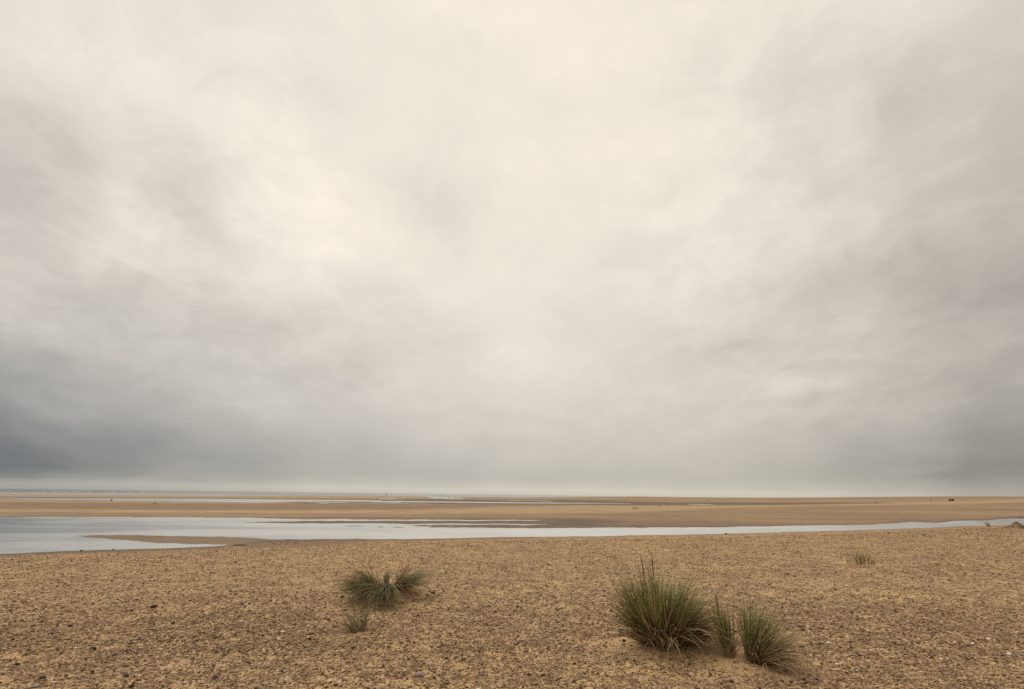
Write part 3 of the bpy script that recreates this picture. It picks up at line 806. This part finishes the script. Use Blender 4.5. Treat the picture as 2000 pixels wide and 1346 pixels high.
# grassy hummock at the right edge of the view
p, s = at(1988, 1031.5)
hv, hf = [], []
NA, NR = 40, 14
for i in range(NR + 1):
    q = i / NR
    for j in range(NA):
        a = 2 * math.pi * j / NA
        rr = q * 21 * s * (1 + 0.18 * math.sin(2 * a + 1) + 0.10 * math.sin(5 * a))
        hh = 10.5 * s * (math.exp(-(q * 1.75) ** 2) - 0.045) * (1 + 0.25 * float(perlin(3 * q * math.cos(a) + 5, 3 * q * math.sin(a) + 5, 77)))
        hv.append((rr * math.cos(a), rr * math.sin(a), hh - 0.02))
for i in range(NR):
    for j in range(NA):
        a, b = i * NA + j, i * NA + (j + 1) % NA
        hf.append((a, a + NA, b + NA, b))
m_h, t_h, b_h = material('turfy_sand')
_n = t_h.noise(t_h.n('TexCoord').outputs['Object'], 9, 5, 0.65).outputs[0]
t_h.put(b_h.inputs['Base Color'], t_h.mix(t_h.step(_n, 0.42, 0.6), (0.30, 0.20, 0.105), (0.125, 0.105, 0.05))); b_h.inputs['Roughness'].default_value = 0.95
hum = link('grassy_hummock', mesh_np('grassy_hummock', np.array(hv), np.array(hf)), m_h); hum.location = p
tag(hum, 'low sand hummock with short olive turf at the edge of the channel', 'hummock')
tv = []
g = np.random.default_rng(9)
pick = g.choice(len(hv), 260)
specs = []
for k in pick:
    x_, y_, z_ = hv[k]
    if g.random() < 0.25 and x_ > 0: continue
    specs.append((3, (x_ / s, y_ / s, z_ / s), 1.0, (1.5, 4.0), 90, 120, (0, 60), (0, 40)))
v, f = blades(specs, s, 91, 0.007)
tag(link('turf', mesh_np('turf', v, f), M_DEAD, hum), kind='stuff')


# ------------------------------------------------------------------ stones and seaweed that stand out one by one
def lump(name, px, wpx, mat, label, cat, group, hf_=0.55, seed=0, far=False):
    p, s = (far_at if far else at)(*px)
    bm = bmesh.new(); bmesh.ops.create_icosphere(bm, subdivisions=3, radius=1.0)
    g = np.random.default_rng(seed)
    ph = g.uniform(0, 6, 6)
    sx_, sy_, sz_ = wpx * s * 0.5, wpx * s * 0.5 * g.uniform(.7, 1.0), wpx * s * 0.5 * hf_
    for v_ in bm.verts:
        c = v_.co
        k = 1 + 0.16 * math.sin(2.3 * c.x + ph[0]) * math.sin(2.1 * c.y + ph[1]) + 0.11 * math.sin(4.7 * c.y + ph[2] + 2 * c.z) + 0.07 * math.sin(9 * c.x + ph[3]) * math.cos(8 * c.z + ph[4])
        v_.co = Vector((c.x * sx_ * k, c.y * sy_ * k, (c.z * k + 0.45) * sz_))
    me_ = bpy.data.meshes.new(name); bm.to_mesh(me_); bm.free()
    for q in me_.polygons: q.use_smooth = True
    o = link(name, me_, mat); o.location = p; o.rotation_euler.z = g.uniform(-.5, .5)
    return tag(o, label, cat, group)


def weed(px, wpx, label, seed, far=False, flat=0.25, n=26):
    """a tangle of flat fronds"""
    p, s = (far_at if far else at)(*px)
    specs = [(n, (0, 0, 0.2), wpx * 0.22, (wpx * .25, wpx * .6), 0, 180, (55, 88), (5, 40))]
    v, f = blades(specs, s, seed, max(0.004, wpx * s * 0.035))
    v[:, 2] = np.maximum(v[:, 2], -0.002) * (flat / 0.25)
    o = link('seaweed_clump', mesh_np('seaweed_clump', v, f), M_WEED); o.location = p
    return tag(o, label, 'seaweed', 'seaweed clumps on the sand')


SG = 'dark stones on the near sand'
for i, (x, y, wp, lab) in enumerate([
        (300, 1187, 12, 'rounded dark stone upper right of the others in the left foreground'),
        (337, 1218, 7, 'small dark stone just below the rounded one in the left foreground'),
        (271, 1250, 8, 'oval dark stone in the middle of the left foreground stones'),
        (181, 1270, 13, 'largest greenish dark stone among pebbles in the left foreground'),
        (99, 1240, 9, 'dark stone on smooth sand towards the left edge, second in from it'),
        (24, 1251, 8, 'dark stone nearest the left edge of the beach'),
        (33, 1299, 9, 'dark stone below the one nearest the left edge'),
        (83, 1326, 11, 'dark stone lowest in the left corner of the foreground'),
        (246, 1322, 10, 'dark stone at the bottom, right of the one in the left corner'),
        (375, 1289, 8, 'bluish dark stone farthest right of the left foreground stones'),
        (1429, 1333, 9, 'dark stone in front of the narrow upright grass tuft'),
        (845, 1160, 9, 'dark flat stone beside the right blades of the splayed grass tuft'),
        (669, 1167, 8, 'dark stone at the left tips of the splayed grass tuft'),
        (1418, 1044, 5, 'dark stone on the near edge of the channel, right of centre'),
        (159, 1076.5, 5, 'larger dark stone at the water edge on the left'),
        (221, 1074, 3.5, 'smaller dark stone at the water edge on the left')]):
    lump('stone', (x, y), wp, M_STONE, lab, 'stone', SG, 0.6, 100 + i)
lump('stone', (818, 1321), 15, M_PALE, 'pale grey stone at the bottom of the beach below the centre', 'stone', 'pale stones on the near sand', 0.6, 130)
lump('stone', (67, 1343), 14, M_PALE, 'pale grey stone in the bottom left corner', 'stone', 'pale stones on the near sand', 0.5, 131)
weed((1337, 1313), 17, 'dark seaweed scrap lying in front of the largest grass tuft', 31)
weed((621, 1078), 10, 'dark seaweed scrap on the sand above and left of the splayed tuft', 32)
weed((1240, 993.4), 16, 'long dark seaweed strand on the far bank right of centre', 33, True)
weed((1287, 989.2), 9, 'larger dark seaweed clump on the crest of the far bank', 34, True)
weed((1306, 989.4), 5, 'smaller dark seaweed clump on the crest of the far bank', 35, True)
weed((302, 983.8), 6, 'dark seaweed clump on the far bank at the left', 36, True, 0.5, 40)
weed((1711, 983.2), 5, 'dark seaweed clump on the far bank at the right', 37, True, 0.5, 40)


# ------------------------------------------------------------------ people far off on the flats
def flat_mat(name, c):
    m, t, b = material(name)
    n_ = t.noise(t.n('TexCoord').outputs['Object'], 8, 3).outputs[0]
    t.put(b.inputs['Base Color'], t.mix(n_, tuple(v_ * 0.85 for v_ in c), tuple(v_ * 1.1 for v_ in c)))
    b.inputs['Roughness'].default_value = 0.85
    return m


CLOTH = {k: flat_mat(k + '_cloth', c) for k, c in dict(black=(0.012, 0.011, 0.012), navy=(0.02, 0.022, 0.035), ochre=(0.28, 0.17, 0.03), brown=(0.05, 0.035, 0.025),
                                                       white=(0.75, 0.72, 0.70), grey=(0.10, 0.095, 0.09)).items()}
M_SKIN = flat_mat('skin', (0.42, 0.25, 0.17)); M_HAIR = flat_mat('hair', (0.03, 0.02, 0.014))

STAND = {'pelvis': (0, 0, .95), 'waist': (0, 0, 1.12), 'chest': (0, 0, 1.34), 'neck': (0, 0, 1.50), 'jaw': (0, -.02, 1.58), 'head': (0, -.01, 1.68), 'top': (0, .01, 1.76),
         'shL': (-.18, 0, 1.43), 'elL': (-.25, .02, 1.15), 'wrL': (-.24, -.06, .91), 'haL': (-.23, -.09, .80), 'shR': (.18, 0, 1.43), 'elR': (.25, .02, 1.15), 'wrR': (.24, -.06, .91), 'haR': (.23, -.09, .80),
         'hiL': (-.10, 0, .92), 'knL': (-.11, -.02, .50), 'anL': (-.11, .02, .09), 'toL': (-.12, -.16, .03), 'hiR': (.10, 0, .92), 'knR': (.11, -.02, .50), 'anR': (.11, .02, .09), 'toR': (.12, -.16, .03)}
WALK = dict(STAND, knL=(-.10, -.16, .52), anL=(-.10, -.22, .10), toL=(-.10, -.38, .06), knR=(.10, .06, .50), anR=(.10, .30, .14), toR=(.10, .18, .03),
            elL=(-.25, .12, 1.17), wrL=(-.22, .14, .93), haL=(-.22, .13, .82), elR=(.25, -.06, 1.16), wrR=(.22, -.24, 1.0), haR=(.21, -.32, .93))
SIT = {'pelvis': (0, .1, .14), 'waist': (0, .13, .32), 'chest': (0, .07, .54), 'neck': (0, .01, .70), 'jaw': (0, -.03, .78), 'head': (0, -.02, .88), 'top': (0, .0, .96),
       'shL': (-.18, .04, .63), 'elL': (-.26, -.10, .42), 'wrL': (-.16, -.30, .42), 'haL': (-.09, -.38, .42), 'shR': (.18, .04, .63), 'elR': (.26, -.10, .42), 'wrR': (.16, -.30, .42), 'haR': (.09, -.38, .42),
       'hiL': (-.10, .06, .14), 'knL': (-.14, -.36, .47), 'anL': (-.13, -.62, .10), 'toL': (-.13, -.80, .05), 'hiR': (.10, .06, .14), 'knR': (.14, -.36, .47), 'anR': (.13, -.62, .10), 'toR': (.13, -.80, .05)}
BEND = dict(STAND, waist=(0, -.10, 1.08), chest=(0, -.32, 1.20), neck=(0, -.47, 1.26), jaw=(0, -.55, 1.27), head=(0, -.60, 1.34), top=(0, -.64, 1.42), shL=(-.18, -.40, 1.22), shR=(.18, -.40, 1.22),
            elL=(-.22, -.46, .95), elR=(.22, -.46, .95), wrL=(-.16, -.50, .70), wrR=(.16, -.50, .70), haL=(-.14, -.52, .60), haR=(.14, -.52, .60))
EDGES = [('pelvis', 'waist'), ('waist', 'chest'), ('chest', 'neck'), ('neck', 'jaw'), ('jaw', 'head'), ('head', 'top'), ('chest', 'shL'), ('shL', 'elL'), ('elL', 'wrL'), ('wrL', 'haL'), ('chest', 'shR'), ('shR', 'elR'), ('elR', 'wrR'), ('wrR', 'haR'),
         ('pelvis', 'hiL'), ('hiL', 'knL'), ('knL', 'anL'), ('anL', 'toL'), ('pelvis', 'hiR'), ('hiR', 'knR'), ('knR', 'anR'), ('anR', 'toR')]
RAD = dict(pelvis=.135, waist=.125, chest=.145, neck=.055, jaw=.075, head=.10, top=.07, sh=.07, el=.047, wr=.034, ha=.04, hi=.09, kn=.062, an=.045, to=.04)


def skin_mesh(name, pose, keys, grow=1.0, add=0.0, root='pelvis'):
    ks = list(keys); ed = [(a, b) for a, b in EDGES if a in keys and b in keys]
    me_ = bpy.data.meshes.new(name); me_.from_pydata([pose[k] for k in ks], [(ks.index(a), ks.index(b)) for a, b in ed], [])
    o = bpy.data.objects.new(name, me_); COL.objects.link(o)
    o.modifiers.new('skin', 'SKIN'); sub = o.modifiers.new('sub', 'SUBSURF'); sub.levels = 1; sub.render_levels = 1
    if not me_.skin_vertices: me_.attributes.new('skin', 'FLOAT', 'POINT')
    for i, k in enumerate(ks):
        r = RAD.get(k, RAD.get(k[:-1], .05)) * grow + add
        d = me_.skin_vertices[0].data[i]; d.radius = (r, r); d.use_root = (k == root)
    bpy.context.view_layer.update()
    dg = bpy.context.evaluated_depsgraph_get()
    baked = bpy.data.meshes.new_from_object(o.evaluated_get(dg)); baked.name = name
    bpy.data.objects.remove(o); 
    for q in baked.polygons: q.use_smooth = True
    return baked


_cache = {}


def figure(pose, key):
    if key not in _cache:
        P = pose
        top = [k for k in P if k[:2] in ('sh', 'el', 'wr') or k in ('pelvis', 'waist', 'chest')]
        low = [k for k in P if k[:2] in ('hi', 'kn', 'an') or k == 'pelvis']
        _cache[key] = (skin_mesh('body', P, P.keys()), skin_mesh('coat', P, top, 1.06, .018, 'chest'), skin_mesh('trousers', P, low, 1.05, .014), skin_mesh('hair', P, ['head', 'top'], 1.12, .008, 'head'))
    return _cache[key]


def person(px, key, coat, trousers, label, height_px, rot=0.0, group='people far off on the sand flats'):
    pose = dict(stand=STAND, walk=WALK, sit=SIT, bend=BEND)[key]
    b, c, t, h = figure(pose, key)
    p, s = far_at(*px)
    tall = max(v_[2] for v_ in pose.values()) + 0.06
    k = height_px * s / tall
    o = bpy.data.objects.new('person', b.copy()); COL.objects.link(o); o.data.materials.append(M_SKIN)
    o.location = p; o.scale = (k, k, k); o.rotation_euler.z = R(rot)
    tag(o, label, 'person', group)
    for nm, me_, mt in (('coat', c, CLOTH[coat]), ('trousers', t, CLOTH[trousers]), ('hair', h, M_HAIR)):
        q = me_.copy(); q.materials.append(mt)
        ch = bpy.data.objects.new(nm, q); COL.objects.link(ch); ch.parent = o
    return o


person((217.5, 977.9), 'sit', 'black', 'ochre', 'person in black top and ochre trousers sitting by the far pool on the left', 4.2, 60)
person((616.5, 967.4), 'stand', 'grey', 'grey', 'tiny person at the sea edge left of the centre, farthest left of those standing', 2.2, 180)
person((754, 969.2), 'walk', 'black', 'navy', 'lone dark walker on the sandbar edge left of the small group', 4.8, 90)
person((847.3, 970.4), 'stand', 'brown', 'black', 'small dark person standing left of the tallest walker by the wedge-shaped pool', 2.7, 0)
person((863, 970.3), 'walk', 'black', 'brown', 'tallest dark walker in the small group by the wedge-shaped pool', 4.8, -70)
person((876.5, 972), 'stand', 'grey', 'grey', 'faint slim person standing right of the tallest walker', 3.0, 0)
person((891, 972.3), 'stand', 'grey', 'black', 'faint slim person farthest right of the small group by the pool', 2.8, 0)
person((859.6, 976), 'bend', 'black', 'black', 'dark person bending in front of the tallest walker', 2.9, -80)
person((865.2, 976.9), 'sit', 'white', 'brown', 'person in a pale top crouching low in front of the small group', 2.6, 80)
person((967, 973.2), 'bend', 'grey', 'ochre', 'pale stooping person left of a dark pair walking together', 2.6, 90)
person((972.4, 973.4), 'walk', 'black', 'black', 'left one of a dark pair walking together near the centre', 2.9, 0)
person((974.6, 973.4), 'walk', 'black', 'navy', 'right one of a dark pair walking together near the centre', 2.9, 10)
person((1381.6, 979), 'sit', 'black', 'black', 'lone dark person sitting on the flats right of centre', 2.9, 60)
person((1818.2, 980.1), 'bend', 'white', 'brown', 'person in a white top leaning forward on the far bank', 5.6, -60)
person((1856.3, 978.7), 'sit', 'black', 'black', 'bulkier black-clad person sitting beside a dark bag on the far bank', 5.6, 95)
person((1861.6, 978.7), 'sit', 'navy', 'black', 'slimmer dark person sitting at the right end of the far bank', 6.0, -80)

# a long dark bag lying beside the two who sit on the bank
p, s = far_at(1853.2, 978.8)
bag = bpy.data.objects.new('beach_bag', None); COL.objects.link(bag); bag.location = p
tag(bag, 'long low dark bag lying on the sand beside the sitting pair', 'bag')
bm = bmesh.new(); bmesh.ops.create_cube(bm, size=1.0)
for v_ in bm.verts: v_.co = Vector((v_.co.x * 4.6 * s, v_.co.y * 2.4 * s, (v_.co.z + 0.5) * 1.0 * s))
bmesh.ops.bevel(bm, geom=bm.edges[:], offset=0.35 * s, segments=3, affect='EDGES')
me_ = bpy.data.meshes.new('bag_body'); bm.to_mesh(me_); bm.free(); link('bag_body', me_, CLOTH['black'], bag)
hv, hf = [], []
for k in range(11):
    a = math.pi * k / 10
    for (dx, dz) in ((.12, 0), (0, .12), (-.12, 0), (0, -.12)):
        hv.append(((math.cos(a) * (1.0 + dx)) * s, dz * s * .5, (0.85 + math.sin(a) * (0.55 + dx)) * s))
for k in range(10):
    for j in range(4):
        hf.append((4 * k + j, 4 * k + (j + 1) % 4, 4 * k + 4 + (j + 1) % 4, 4 * k + 4 + j))
link('handle', mesh_np('handle', np.array(hv), np.array(hf)), CLOTH['brown'], bag)
